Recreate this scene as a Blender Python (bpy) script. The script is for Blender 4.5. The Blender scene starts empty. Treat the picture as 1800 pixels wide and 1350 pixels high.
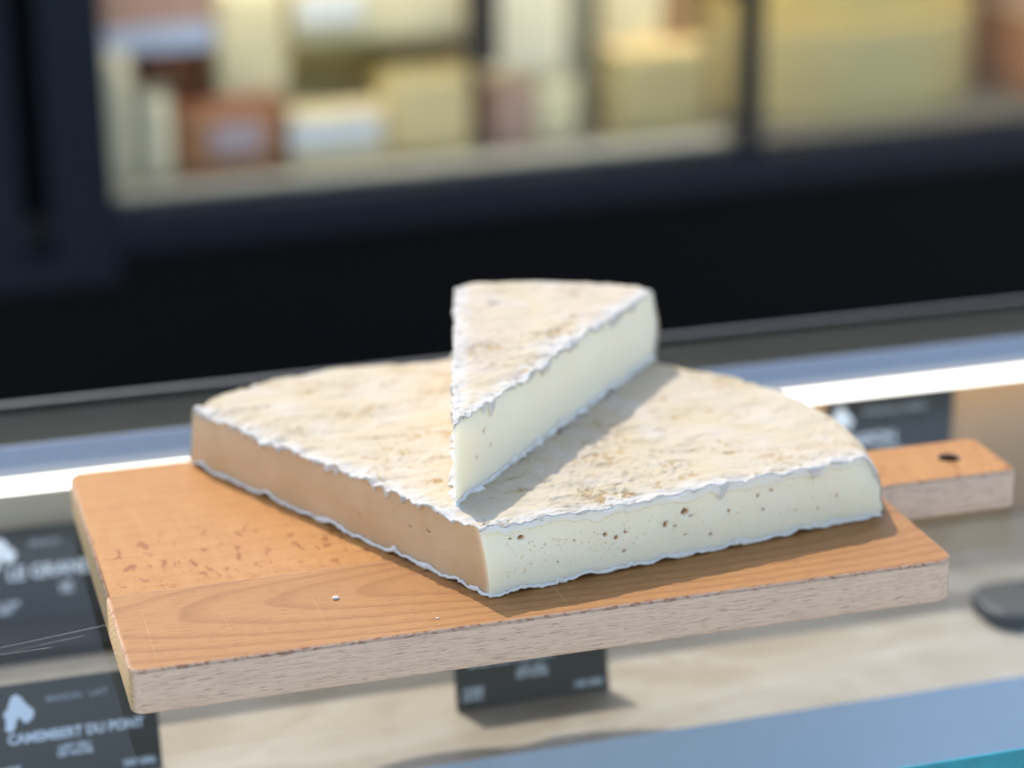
import bpy, bmesh, math, random
import numpy as np
from mathutils import Vector, Matrix

# ------------------------------------------------------------------ camera, sky, sun, exposure
SC = bpy.context.scene
COL = SC.collection
S = 0.01                                    # all lengths below are in centimetres

def rot_basis(p, y, r):
    f = Vector((math.sin(y)*math.cos(p), math.cos(y)*math.cos(p), -math.sin(p)))
    r0 = Vector((math.cos(y), -math.sin(y), 0)); u0 = r0.cross(f)
    return math.cos(r)*r0 + math.sin(r)*u0, -math.sin(r)*r0 + math.cos(r)*u0, f

cam_d = bpy.data.cameras.new('camera')
cam = bpy.data.objects.new('camera', cam_d); COL.objects.link(cam)
R_, U_, F_ = rot_basis(0.345186, 0.286684, -0.00825)
cam.matrix_world = Matrix(((R_.x, U_.x, -F_.x, -8.370*S), (R_.y, U_.y, -F_.y, -82.796*S), (R_.z, U_.z, -F_.z, 41.520*S), (0, 0, 0, 1)))
cam_d.sensor_width = 36; cam_d.lens = 4004/1800*36
cam_d.clip_start = 0.02; cam_d.clip_end = 200
cam_d.dof.use_dof = True; cam_d.dof.focus_distance = 0.955; cam_d.dof.aperture_fstop = 3.9
SC.camera = cam

SUN_AZ = math.radians(-13.8); SUN_EL = math.radians(55)
w = bpy.data.worlds.new('World'); SC.world = w; w.use_nodes = True
nt = w.node_tree; nt.nodes.clear()
sky = nt.nodes.new('ShaderNodeTexSky'); sky.sky_type = 'NISHITA'; sky.sun_disc = False
sky.sun_elevation = SUN_EL; sky.sun_rotation = SUN_AZ
sky.dust_density = 1.5; sky.air_density = 1.4; sky.ozone_density = 1.0
bg = nt.nodes.new('ShaderNodeBackground'); bg.inputs['Strength'].default_value = 0.15
wo = nt.nodes.new('ShaderNodeOutputWorld')
nt.links.new(sky.outputs[0], bg.inputs[0]); nt.links.new(bg.outputs[0], wo.inputs[0])
sun_d = bpy.data.lights.new('sun', 'SUN'); sun_d.energy = 2.0; sun_d.angle = math.radians(0.5); sun_d.color = (1.0, 0.93, 0.82)
sun = bpy.data.objects.new('sun', sun_d); COL.objects.link(sun)
sd = Vector((math.sin(SUN_AZ)*math.cos(SUN_EL), math.cos(SUN_AZ)*math.cos(SUN_EL), math.sin(SUN_EL)))
sun.rotation_euler = sd.to_track_quat('Z', 'Y').to_euler(); sun.location = sd*5
SC.view_settings.view_transform = 'Standard'; SC.view_settings.look = 'None'
SC.view_settings.exposure = 1.15; SC.view_settings.gamma = 1.0
SC.render.engine = 'CYCLES'
SC.cycles.use_denoising = True
SC.cycles.max_bounces = 10; SC.cycles.transparent_max_bounces = 16; SC.cycles.diffuse_bounces = 5
SC.cycles.sample_clamp_indirect = 6; SC.cycles.caustics_reflective = False

# ------------------------------------------------------------------ numpy noise
_rng = np.random.RandomState(7)
_PERM = np.concatenate([_rng.permutation(256)]*3)
_G = _rng.normal(size=(256, 3)); _G /= np.linalg.norm(_G, axis=1)[:, None]
def pn(x, y, z=0.0):
    x, y, z = np.broadcast_arrays(np.asarray(x, float), np.asarray(y, float), np.asarray(z, float))
    xi, yi, zi = np.floor(x).astype(int), np.floor(y).astype(int), np.floor(z).astype(int)
    fx, fy, fz = x-xi, y-yi, z-zi
    xi &= 255; yi &= 255; zi &= 255
    f = lambda t: t*t*t*(t*(t*6-15)+10)
    u, v, q = f(fx), f(fy), f(fz)
    def g(a, b, c):
        h = _PERM[_PERM[_PERM[(xi+a)]+yi+b]+zi+c]
        k = _G[h]
        return k[..., 0]*(fx-a)+k[..., 1]*(fy-b)+k[..., 2]*(fz-c)
    l = lambda a, b, t: a+t*(b-a)
    return 1.5*l(l(l(g(0,0,0), g(1,0,0), u), l(g(0,1,0), g(1,1,0), u), v),
             l(l(g(0,0,1), g(1,0,1), u), l(g(0,1,1), g(1,1,1), u), v), q)
def fbm(x, y, z=0.0, o=4):
    r = 0; a = 1.0
    for i in range(o):
        r = r+a*pn(np.asarray(x)*2**i+i*17.3, np.asarray(y)*2**i+i*5.1, np.asarray(z)*2**i+i*9.7); a *= .5
    return r
def ss(a, b, x):
    t = np.clip((np.asarray(x, float)-a)/(b-a), 0, 1); return t*t*(3-2*t)

# ------------------------------------------------------------------ object helpers
def tag(o, label=None, cat=None, group=None, kind=None):
    if label: o['label'] = label
    if cat: o['category'] = cat
    if group: o['group'] = group
    if kind: o['kind'] = kind
    return o
def link(o, parent=None):
    COL.objects.link(o)
    if parent is not None: o.parent = parent
    return o
def empty(name, loc=(0, 0, 0), rz=0.0, label=None, cat=None, group=None):
    o = bpy.data.objects.new(name, None); o.empty_display_size = 0.02
    o.location = Vector(loc)*S; o.rotation_euler = (0, 0, rz); COL.objects.link(o)
    return tag(o, label, cat, group)
def np_mesh(name, verts, quads, mat, parent=None, smooth=True, attr=None, loc=(0, 0, 0)):
    me = bpy.data.meshes.new(name)
    v = (np.asarray(verts, float)-np.asarray(loc))*S; q = np.asarray(quads, int)
    me.vertices.add(len(v)); me.vertices.foreach_set('co', v.ravel())
    me.loops.add(q.size); me.loops.foreach_set('vertex_index', q.ravel())
    me.polygons.add(len(q)); me.polygons.foreach_set('loop_start', np.arange(len(q))*q.shape[1])
    me.polygons.foreach_set('loop_total', np.full(len(q), q.shape[1]))
    me.polygons.foreach_set('use_smooth', np.full(len(q), smooth))
    me.update(calc_edges=True); me.validate()
    if attr is not None:
        a = me.color_attributes.new('tint', 'FLOAT_COLOR', 'POINT')
        a.data.foreach_set('color', np.asarray(attr, float).ravel())
    me.materials.append(mat)
    o = bpy.data.objects.new(name, me)
    return link(o, parent)
def grid_quads(n, m):
    i, j = np.meshgrid(np.arange(n-1), np.arange(m-1), indexing='ij')
    a = i*m+j
    return np.stack([a, a+1, a+m+1, a+m], -1).reshape(-1, 4)
def bm_obj(name, bm, mat, parent=None, smooth=False):
    bmesh.ops.recalc_face_normals(bm, faces=bm.faces)
    me = bpy.data.meshes.new(name); bm.to_mesh(me); bm.free()
    me.materials.append(mat)
    if smooth:
        for p in me.polygons: p.use_smooth = True
    return link(bpy.data.objects.new(name, me), parent)
def add_box(bm, x0, x1, y0, y1, z0, z1, bev=0.0, seg=2):
    r = bmesh.ops.create_cube(bm, size=1.0)
    vs = r['verts']
    for v in vs:
        v.co = Vector(((x0+x1)/2+v.co.x*(x1-x0), (y0+y1)/2+v.co.y*(y1-y0), (z0+z1)/2+v.co.z*(z1-z0)))*S
    if bev > 0:
        es = list({e for v in vs for e in v.link_edges})
        bmesh.ops.bevel(bm, geom=es, offset=bev*S, segments=seg, profile=.5, affect='EDGES')
def box(name, x0, x1, y0, y1, z0, z1, mat, parent=None, bev=0.0, seg=2):
    bm = bmesh.new(); add_box(bm, x0, x1, y0, y1, z0, z1, bev, seg)
    o = bm_obj(name, bm, mat, parent)
    if bev > 0:
        for p in o.data.polygons: p.use_smooth = True
        m = o.modifiers.new('normals', 'WEIGHTED_NORMAL'); m.keep_sharp = True
    return o
def prism(name, pts, z0, z1, mat, parent=None, bev=0.0, holes=()):
    """A flat outline with real thickness (filled 2D curve turned into a mesh)."""
    cu = bpy.data.curves.new('c', 'CURVE'); cu.dimensions = '2D'; cu.fill_mode = 'BOTH'
    for ring in (pts, *holes):
        sp = cu.splines.new('POLY'); sp.points.add(len(ring)-1); sp.use_cyclic_u = True
        for k, p in enumerate(ring): sp.points[k].co = (p[0]*S, p[1]*S, 0, 1)
    cu.extrude = ((z1-z0)/2-bev)*S; cu.bevel_depth = bev*S; cu.offset = -bev*S; cu.bevel_resolution = 2
    t = bpy.data.objects.new('c', cu); COL.objects.link(t)
    dg = bpy.context.evaluated_depsgraph_get(); dg.update()
    me = bpy.data.meshes.new_from_object(t.evaluated_get(dg)); me.name = name
    bpy.data.objects.remove(t); bpy.data.curves.remove(cu)
    me.transform(Matrix.Translation((0, 0, (z0+z1)/2*S)))
    me.materials.clear(); me.materials.append(mat)
    return link(bpy.data.objects.new(name, me), parent)
def text_mesh(name, body, size, mat, parent, x, y, align='LEFT', bold=0.0, stretch=1.0):
    """Lettering lying in the x-y plane of the parent (card plane), 0.02 cm thick."""
    cu = bpy.data.curves.new('t', 'FONT'); cu.body = body; cu.size = size*S; cu.align_x = align
    cu.extrude = 0.01*S; cu.offset = bold*S; cu.space_line = 0.9; cu.resolution_u = 3
    t = bpy.data.objects.new('t', cu); COL.objects.link(t)
    dg = bpy.context.evaluated_depsgraph_get(); dg.update()
    me = bpy.data.meshes.new_from_object(t.evaluated_get(dg)); me.name = name
    bpy.data.objects.remove(t); bpy.data.curves.remove(cu)
    me.transform(Matrix.Diagonal((stretch, 1, 1, 1)))
    me.materials.clear(); me.materials.append(mat)
    o = link(bpy.data.objects.new(name, me), parent)
    o.location = (x*S, y*S, 0.05*S)
    return o

# ------------------------------------------------------------------ node helpers
class NT:
    def __init__(s, name):
        s.m = bpy.data.materials.new(name); s.m.use_nodes = True; s.t = s.m.node_tree; s.t.nodes.clear()
        s.out = s.n('ShaderNodeOutputMaterial')
    def n(s, typ, **kw):
        x = s.t.nodes.new(typ)
        for k, v in kw.items():
            if hasattr(x, k) and k not in x.inputs: setattr(x, k, v)
            else: s.set(x.inputs[k], v)
        return x
    def set(s, inp, v):
        if isinstance(v, bpy.types.NodeSocket): s.t.links.new(v, inp)
        elif v is not None:
            if inp.type == 'RGBA' and len(v) == 3: v = (*v, 1)
            inp.default_value = v
    def co(s, scale=(100, 100, 100), loc=(0, 0, 0)):
        tc = s.n('ShaderNodeTexCoord'); mp = s.n('ShaderNodeMapping')
        s.t.links.new(tc.outputs['Object'], mp.inputs['Vector']); mp.inputs['Scale'].default_value = scale; mp.inputs['Location'].default_value = loc
        return mp.outputs[0]
    def noise(s, vec, scale=1.0, detail=3.0, rough=.5, dist=0.0):
        x = s.n('ShaderNodeTexNoise'); s.set(x.inputs['Vector'], vec)
        x.inputs['Scale'].default_value = scale; x.inputs['Detail'].default_value = detail
        x.inputs['Roughness'].default_value = rough; x.inputs['Distortion'].default_value = dist
        return x.outputs['Fac']
    def math(s, op, a, b=None, c=None):
        x = s.n('ShaderNodeMath'); x.operation = op
        s.set(x.inputs[0], a)
        if b is not None: s.set(x.inputs[1], b)
        if c is not None: s.set(x.inputs[2], c)
        return x.outputs[0]
    def step(s, v, a, b, lo=0.0, hi=1.0):
        x = s.n('ShaderNodeMapRange'); x.interpolation_type = 'SMOOTHSTEP'; s.set(x.inputs[0], v)
        x.inputs[1].default_value = a; x.inputs[2].default_value = b; x.inputs[3].default_value = lo; x.inputs[4].default_value = hi
        return x.outputs[0]
    def mix(s, f, a, b, blend='MIX'):
        x = s.n('ShaderNodeMix'); x.data_type = 'RGBA'; x.blend_type = blend
        s.set(x.inputs[0], f); s.set(x.inputs[6], a); s.set(x.inputs[7], b)
        return x.outputs[2]
    def sep(s, v):
        x = s.n('ShaderNodeSeparateXYZ'); s.set(x.inputs[0], v); return x.outputs
    def bump(s, h, strength=.3, dist=0.001):
        x = s.n('ShaderNodeBump'); s.set(x.inputs['Height'], h); x.inputs['Strength'].default_value = strength; x.inputs['Distance'].default_value = dist
        return x.outputs[0]
    def emit(s, col, strength):
        e = s.n('ShaderNodeEmission'); e.inputs[0].default_value = (*col, 1); e.inputs[1].default_value = strength
        s.t.links.new(e.outputs[0], s.out.inputs[0]); return s.m
    def bsdf(s, col, rough=.5, metal=0.0, normal=None, spec=.5, sss=0.0, radius=(1, .6, .35), sscale=.003, **kw):
        x = s.n('ShaderNodeBsdfPrincipled')
        s.set(x.inputs['Base Color'], col); s.set(x.inputs['Roughness'], rough); x.inputs['Metallic'].default_value = metal
        s.set(x.inputs['Specular IOR Level'], spec)
        if normal is not None: s.set(x.inputs['Normal'], normal)
        if sss:
            x.inputs['Subsurface Weight'].default_value = sss; x.inputs['Subsurface Radius'].default_value = radius; x.inputs['Subsurface Scale'].default_value = sscale
        for k, v in kw.items(): s.set(x.inputs[k.replace('_', ' ')], v)
        s.t.links.new(x.outputs[0], s.out.inputs[0])
        return x
def simple(name, col, rough=.5, metal=0.0, var=.12, nscale=1.0, spec=.5, bump=0.0):
    k = NT(name); v = k.co()
    f = k.noise(v, nscale, 4)
    c = k.mix(f, tuple(x*(1-var) for x in col), tuple(min(1, x*(1+var)) for x in col))
    nrm = k.bump(k.noise(v, nscale*6, 3), bump, .0006) if bump else None
    k.bsdf(c, rough, metal, nrm, spec)
    return k.m

# ------------------------------------------------------------------ materials: wood
SEAM_Y = 7.36
def wood(front):
    k = NT('beech_front' if front else 'beech_rear')
    p = k.co(); x, y, z = k.sep(p)
    g = k.n('ShaderNodeNewGeometry'); nx, ny, nz = k.sep(g.outputs['True Normal'])
    top = k.step(nz, .55, .9)
    wob = k.noise(k.co((9, 30, 30)), 1, 3)
    # annual rings: stretched ovals on the front plank, near-straight lines on the rear plank
    if front:
        dx = k.math('DIVIDE', k.math('SUBTRACT', x, 25.0), 15.5)
        dy = k.math('DIVIDE', k.math('SUBTRACT', y, 4.6), 2.3)
        rr = k.math('SQRT', k.math('ADD', k.math('MULTIPLY', dx, dx), k.math('ADD', k.math('MULTIPLY', dy, dy), .02)))
        ph = k.math('ADD', k.math('MULTIPLY', rr, 3.6), k.math('ADD', k.math('MULTIPLY', wob, 1.3), k.math('MULTIPLY', z, .5)))
    else:
        ph = k.math('ADD', k.math('MULTIPLY', y, .85), k.math('ADD', k.math('MULTIPLY', wob, 2.6), k.math('MULTIPLY', z, .8)))
    fr = k.math('FRACT', ph)
    ring = k.math('MULTIPLY', k.step(fr, .45, .93), k.step(fr, .93, 1.0, 1, 0))
    fine = k.noise(k.co((30, 900, 900)), 1, 4, .65)
    pore = k.step(k.noise(k.co((160, 1700, 1700)), 1, 2, .5, .2), .56, .64)
    pore2 = k.step(k.noise(k.co((120, 1900, 1900), (3, 1, 2)), 1, 2, .5, .25), .595, .635)
    pores = k.math('MAXIMUM', k.math('MULTIPLY', pore, .3), pore2)
    blot = k.noise(k.co((12, 25, 25)), 1, 3)
    if front: a, b, dark = (.285, .130, .042), (.345, .165, .056), (.20, .076, .022)
    else: a, b, dark = (.345, .152, .042), (.395, .188, .057), (.27, .108, .028)
    oil = k.mix(blot, a, b)
    oil = k.mix(k.math('MULTIPLY', ring, .5 if front else .25), oil, dark)
    oil = k.mix(k.step(fine, .42, .72, 0, .35), oil, tuple(.72*v for v in a))
    oil = k.mix(k.math('MULTIPLY', pores, .55 if front else .3), oil, (.16, .06, .02))
    if not front:
        # medullary flecks, thickest on the left third between the seam and the middle of the plank
        fl = k.noise(k.co((230, 125, 125), (0, 0, .3)), 1, 1.5, .5, .6)
        zone = k.math('MULTIPLY', k.step(y, 7.2, 9.0, .5, 1), k.step(y, 12.0, 15.0, 1, .0))
        fl = k.math('MULTIPLY', k.step(fl, .625, .665), zone)
        sp = k.noise(k.co((500, 420, 420)), 1, 2, .5)
        sp = k.math('MULTIPLY', k.step(sp, .62, .66), k.step(y, 8.2, 9.6, .9, .0))
        oil = k.mix(k.math('MULTIPLY', k.math('MAXIMUM', fl, sp), .92), oil, (.22, .065, .016))
        sil = k.step(k.noise(k.co((180, 40, 40), (5, 1, 0)), 1, 2), .45, .7, 0, .25)
        oil = k.mix(sil, oil, (.43, .225, .078))
    # raw, worn sides
    raw = k.mix(k.noise(k.co((15, 60, 60)), 1, 3), (.66, .455, .34), (.76, .55, .43))
    raw = k.mix(k.step(fine, .40, .7, 0, .45), raw, (.48, .32, .235))
    raw = k.mix(k.math('MULTIPLY', pores, .45), raw, (.15, .085, .055))
    # end grain on the left end: arcs
    eph = k.math('ADD', k.math('MULTIPLY', z, 1.6), k.math('ADD', k.math('MULTIPLY', k.math('POWER', k.math('ABSOLUTE', k.math('SUBTRACT', y, 3.0)), 2.0), .16), k.noise(k.co((20, 60, 60)), 1, 2)))
    efr = k.math('FRACT', k.math('MULTIPLY', eph, 2.2))
    end = k.mix(k.step(efr, .4, .9, 0, .55), (.52, .36, .20), (.30, .18, .085))
    end = k.mix(k.step(k.noise(k.co((900, 900, 900)), 1, 2), .5, .7, 0, .5), end, (.22, .13, .065))
    side = k.mix(k.step(k.math('ABSOLUTE', nx), .6, .85), raw, end)
    col = k.mix(top, side, oil)
    # the scuffed, chipped arris along the top edge
    arr = k.math('MULTIPLY', k.math('MULTIPLY', k.step(nz, .12, .3), k.step(nz, .9, .995, 1, 0)), k.step(k.math('ABSOLUTE', k.math('SUBTRACT', y, SEAM_Y)), .2, .3))
    chips = k.noise(k.co((260, 420, 420)), 1, 4, .65, .5)
    acol = k.mix(k.step(chips, .50, .62), (.42, .28, .20), (.20, .08, .045))
    col = k.mix(k.math('MULTIPLY', arr, .85), col, acol)
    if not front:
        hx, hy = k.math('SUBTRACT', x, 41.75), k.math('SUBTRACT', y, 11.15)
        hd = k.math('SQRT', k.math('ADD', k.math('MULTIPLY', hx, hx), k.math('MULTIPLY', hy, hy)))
        col = k.mix(k.step(hd, .48, .64, .95, 0), col, (.06, .022, .010))  # shade inside the handle hole put into the wall colour
    scar = k.noise(k.co((8, 900, 60), (1, 2, 0)), 1, 1.5, .5, .4); scar2 = k.noise(k.co((700, 14, 60), (4, 1, 0)), 1, 1.5, .5, .5)
    scars = k.math('MULTIPLY', k.math('MAXIMUM', k.step(scar, .70, .735), k.step(scar2, .72, .75)), top)
    col = k.mix(k.math('MULTIPLY', scars, .2), col, (.52, .32, .16))
    h = k.math('SUBTRACT', k.math('MULTIPLY', fine, .35), k.math('ADD', pores, k.math('MULTIPLY', scars, .7)))
    h = k.math('ADD', h, k.math('MULTIPLY', k.math('MULTIPLY', arr, chips), 4.0))
    st = k.bump(h, .35, .00025)
    k.bsdf(col, k.mix(top, (.8,)*3, (.5,)*3), 0, st, .22)
    return k.m
M = {}
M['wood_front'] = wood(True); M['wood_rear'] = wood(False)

# ------------------------------------------------------------------ materials: cheese
def rind_mat(name, pink=0.0):
    k = NT(name)
    at = k.n('ShaderNodeAttribute'); at.attribute_name = 'tint'
    r, g, b = k.sep(at.outputs['Color'])
    p = k.co()
    n1 = k.noise(p, .35, 4, .55); n2 = k.noise(p, 3.0, 4, .6); n3 = k.noise(p, 14.0, 3, .6)
    base = k.mix(k.step(n1, .35, .68), (.49, .41, .285), (.50, .435, .345))
    base = k.mix(k.step(n2, .45, .75, 0, .35), base, (.42, .335, .215))
    base = k.mix(k.step(n1, .42, .62, 0, pink), base, (.48, .395, .31))
    base = k.mix(g, base, (.53, .505, .475))
    base = k.mix(b, base, (.84, .81, .78))
    br = k.mix(k.step(n3, .4, .65), (.33, .215, .095), (.38, .27, .13))
    rs = k.math('ADD', r, k.math('MULTIPLY', k.math('SUBTRACT', k.noise(k.co((1300, 900, 900)), 1, 4, .65), .5), k.step(r, .0, .35, 0, .7)))
    base = k.mix(k.step(rs, .2, .66, 0, .85), base, br)
    h = k.math('ADD', k.math('MULTIPLY', n2, .6), k.math('MULTIPLY', n3, .3))
    nb = k.bump(h, .6, .0008)
    pb = k.bsdf(base, .75, 0, nb, .2)
    tr = k.n('ShaderNodeBsdfTranslucent'); k.set(tr.inputs['Color'], (.85, .78, .62)); k.set(tr.inputs['Normal'], nb)
    mx = k.n('ShaderNodeMixShader'); mx.inputs[0].default_value = .16
    k.t.links.new(pb.outputs[0], mx.inputs[1]); k.t.links.new(tr.outputs[0], mx.inputs[2]); k.t.links.new(mx.outputs[0], k.out.inputs[0])
    return k.m
def paste_mat():
    k = NT('brie_paste')
    at = k.n('ShaderNodeAttribute'); at.attribute_name = 'tint'
    r, g, b = k.sep(at.outputs['Color'])
    p = k.co()
    n1 = k.noise(p, .5, 3); n2 = k.noise(p, 8, 4, .6); n3 = k.noise(p, 30, 2, .5)
    base = k.mix(n1, (.97, .82, .63), (.98, .85, .70))
    base = k.mix(k.step(n2, .5, .72, 0, .25), base, (.90, .77, .56))
    base = k.mix(b, base, k.mix(k.step(k.noise(p, .45, 2, .5, .2), .3, .7), (.60, .395, .225), (.66, .455, .28)))  # left cut: dried tan, with warm shade and board bounce put into it
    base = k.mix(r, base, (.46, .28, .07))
    base = k.mix(k.math('MULTIPLY', g, .8), base, (.72, .74, .74))
    rough = k.mix(k.step(n3, .4, .62), (.30,)*3, (.55,)*3)
    h = k.math('ADD', n2, k.math('MULTIPLY', n3, .7))
    k.bsdf(base, rough, 0, k.bump(h, .5, .0006), .45, .85, (1, .8, .55), .008)
    return k.m
M['rind'] = rind_mat('brie_rind'); M['rind_pale'] = rind_mat('brie_rind_pale', .7); M['paste'] = paste_mat()

# ------------------------------------------------------------------ the cheese builder
def catmull(pts, n):
    P = np.asarray(pts, float); P = np.vstack([2*P[0]-P[1], P, 2*P[-1]-P[-2]])
    out = []
    for i in range(1, len(P)-2):
        t = np.linspace(0, 1, 60, endpoint=False)[:, None]
        a, b, c, d = P[i-1:i+3]
        out.append(.5*((2*b)+(-a+c)*t+(2*a-5*b+4*c-d)*t**2+(-a+3*b-3*c+d)*t**3))
    out = np.vstack(out+[P[-2][None]])
    L = np.concatenate([[0], np.cumsum(np.linalg.norm(np.diff(out, axis=0), axis=1))])
    s = np.linspace(0, L[-1], n)
    return np.stack([np.interp(s, L, out[:, k]) for k in (0, 1)], 1)

def cheese(root, apex, arc, z0, T, seed, mat, nu, nv, rim=1.3, rim_l=.45, zc=.9, holes_r=(), holes_l=(), micro=(), lean=(0, 0),
           ncol=(900, 420), nrow=110, smear=0.0, dry_shade_l=0.0, foot=1.0, foot_lift=1.0, bulge=.12, drop=(.12, .3), slope=(0, 0), mats=3, brown=1.0):
    rng = np.random.RandomState(seed)
    A = np.asarray(apex, float); ARC = catmull(arc, nu)
    eR, eL = ARC[0]-A, ARC[-1]-A
    LR, LL = np.linalg.norm(eR), np.linalg.norm(eL); eR, eL = eR/LR, eL/LL
    nR = np.array([eR[1], -eR[0]]); nL = np.array([-eL[1], eL[0]])       # outward from each cut
    nB = nR+nL; nB /= np.linalg.norm(nB)
    def relief(x, y):
        low = .11*fbm(x*.17, y*.17, seed*3.1, 2)+.085*pn(x*.5, y*.75, seed*1.7)+.05*pn(x*.45+.3*pn(x*.8, y*.8, 3), y*1.5, seed*2.3)
        wx, wy = x+.5*pn(x*.5, y*.5, seed), y+.5*pn(x*.5+9, y*.5, seed)
        ridg = 1-np.abs(fbm(wx*.55, wy*1.5, seed+.5, 4))
        w2 = fbm(wx*1.6, wy*2.6, seed+4.5, 3)
        row = np.cos(2*np.pi*(wy+.12*wx)/1.25)
        patch = ss(-.1, .45, fbm(x*.22, y*.25, seed+8.2, 3))
        f1 = np.abs(fbm(x*.30+.25*w2, y*.95+.25*w2, seed+2.2, 3)); f2 = np.abs(fbm(x*.6+.2*w2, y*1.9, seed+9.2, 3))
        gate = ss(-.15, .3, pn(x*.33, y*.33, seed+6.1)); gate2 = ss(-.05, .4, fbm(x*.28, y*.4, seed+4.4, 2))
        crease = np.clip(.8*ss(.085, .015, f1)*gate+.7*ss(.11, .02, f2)*gate2+.7*ss(.10, .34, pn(x*3.1+.5*w2, y*1.25, seed+1.1))*ss(.34, .05, f1)*gate, 0, 1)
        front = .75+.65*np.exp(-((x-A[0])**2*.35+(y-A[1])**2)/60.)      # the rind is most wrinkled near the tip
        return low, ridg, w2, row, patch, np.clip(crease*front, 0, 1.2)
    full = math.atan2(eR[0]*eL[1]-eR[1]*eL[0], eR@eL)
    def topz(x, y, d):
        low, ridg, w2, row, patch, crease = relief(x, y)
        px_, py_ = x-A[0], y-A[1]
        t = np.clip(np.arctan2(eR[0]*py_-eR[1]*px_, px_*eR[0]+py_*eR[1]+1e-9)/full, 0, 1)
        rm = rim+(rim_l-rim)*ss(.1, .9, t)
        f = np.where(d < rm, np.sqrt(np.clip(1-((rm-d)/rm)**2, 0, 1)), 1.0)
        ed = np.minimum(np.abs(px_*nR[0]+py_*nR[1]), np.abs(px_*nL[0]+py_*nL[1]))
        crump = np.exp(-(ed/.6)**2)*(.17*fbm(x*1.0, y*1.0, seed+3.9, 3)-.06)
        h = T+low+.07*(ridg-.75)+.06*w2*(.4+patch)+.025*row*patch-.055*crease+.034*fbm(x*4.5, y*6.5, seed+2.9, 2)*(.3+patch)-.02+crump+(x-A[0])*slope[0]+(y-A[1])*slope[1]
        return z0+zc+(h-zc)*f
    def warp(P):
        d = np.hypot(P[..., 0]-A[0], P[..., 1]-A[1]); t = np.clip((P[..., 2]-z0)/T, 0, 1.1)
        wgt = np.exp(-(d/2.6)**2)*t*t
        P = P.copy(); P[..., 0] += lean[0]*wgt; P[..., 1] += lean[1]*wgt
        return P
    # ---- rind: top sheet, ragged flaps over both cuts, rolled outer rim
    K = 8
    v = 1-(1-np.linspace(0, 1, nv))**1.25
    us = np.arange(nu)
    def pts(u, vv): return A+vv[:, None]*(ARC[u]-A)
    cols, tints = [], []
    def tint_top(x, y, d, edge):
        low, ridg, w2, row, patch, crease = relief(x, y)
        sp = fbm(x*2.6, y*1.9, seed+2.2, 3)
        br = np.clip(crease*1.0+.22*ss(.2, .7, fbm(x*.3, y*.4, seed+1.7, 3)), 0, 1)*brown
        wh = ss(.15, .6, fbm(x*.5, y*.6, seed+5.5, 3))*.3
        wh = np.clip(wh+.85*ss(.9, .1, edge+.5*w2), 0, 1)
        br = np.clip(br*(1-.7*ss(.25, .0, edge))+.5*ss(rim*.9, 0, d)*ss(-.2, .4, sp)*brown, 0, 1)
        return np.stack([br, wh*(1-br*.7), np.zeros_like(br), np.ones_like(br)], -1)
    def side_rows(P2, Lr):
        """rows down the outer side below the widest point"""
        return None
    def column(P, d, edge):
        z = topz(P[:, 0], P[:, 1], d)
        return np.column_stack([P, z]), tint_top(P[:, 0], P[:, 1], d, edge)
    def sdist(P, e): return np.clip((P-A)@e, 0, None)
    def flap(e, n, Lc, P, z, sd):
        s = (P-A)@e
        nn = n[None, :]+(nB-n)[None, :]*np.exp(-(s/.35)**2)[:, None]
        nn /= np.linalg.norm(nn, axis=1)[:, None]
        rag = ss(-.15, .75, fbm(s*.75, sd*1.7, 0, 2))+.55*ss(0, .6, pn(s*2.6, sd*2.9, 4))+.45*ss(-.1, .5, pn(s*6.5, sd, 2))*ss(-.3, .4, pn(s*.9, sd, 8))
        dr = (drop[0]+drop[1]*rag)*np.clip((z-z0)/T, .25, 1)
        out = .02+.13*ss(-.2, .7, pn(s*1.0, sd*5.5))+.10*ss(-.1, .6, pn(s*3.0, sd*3.3))+.04*np.abs(pn(s*9, sd))
        amp = .35+.95*ss(-.35, .45, pn(s*.55, sd*4.1, 2)+.5*pn(s*1.9, sd, 7)); dr = dr*amp; out = out*(.4+.6*amp)
        cs, ts = [], []
        for q in range(1, K+1):
            t = q/K; a = t*math.radians(155)
            o = out*np.sin(a)/1.0-.03*(t > .99)
            jit = (.07*pn(s*7, t*5+sd, 3)+.06*pn(s*2.5+t, t*3, sd))*np.sin(math.pi*min(t, .9))
            o = o+jit
            zz = z-dr*(1-np.cos(a))/(1-math.cos(math.radians(155)))
            cs.append(np.column_stack([P+nn*o[:, None], zz]))
            wv = .9-.35*ss(.1, .7, pn(s*5, sd+t*2, 1))
            ts.append(np.column_stack([.3*ss(.25, .6, pn(s*3, sd+9, t)), wv, np.clip((.1+.7*t)*(.35+.45*amp+.8*pn(s*1.7, sd, 6)), 0, .9), 1+0*s]))
        return cs, ts, dr
    edgeR0 = pts(0, v); dR = (1-v)*LR
    main_c, main_t = [], []
    for u in us:
        P = pts(u, v); Lu = np.linalg.norm(ARC[u]-A); d = (1-v)*Lu
        ed = np.minimum(np.abs((P-A)@nR), np.abs((P-A)@nL))
        c_, t_ = column(P, d, ed); main_c.append(c_); main_t.append(t_)
    fR, tR, drR = flap(eR, nR, LR, edgeR0, main_c[0][:, 2], seed+1.3)
    fL, tL, drL = flap(eL, nL, LL, pts(nu-1, v), main_c[-1][:, 2], seed+7.7)
    C = np.stack(fR[::-1]+main_c+fL); TT = np.stack(tR[::-1]+main_t+tL)
    # outer side: extra rows below the rim for every column
    ns = 9; th = np.linspace(0, 1, ns+1)[1:]
    rimrow = C[:, -1, :]
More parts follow.
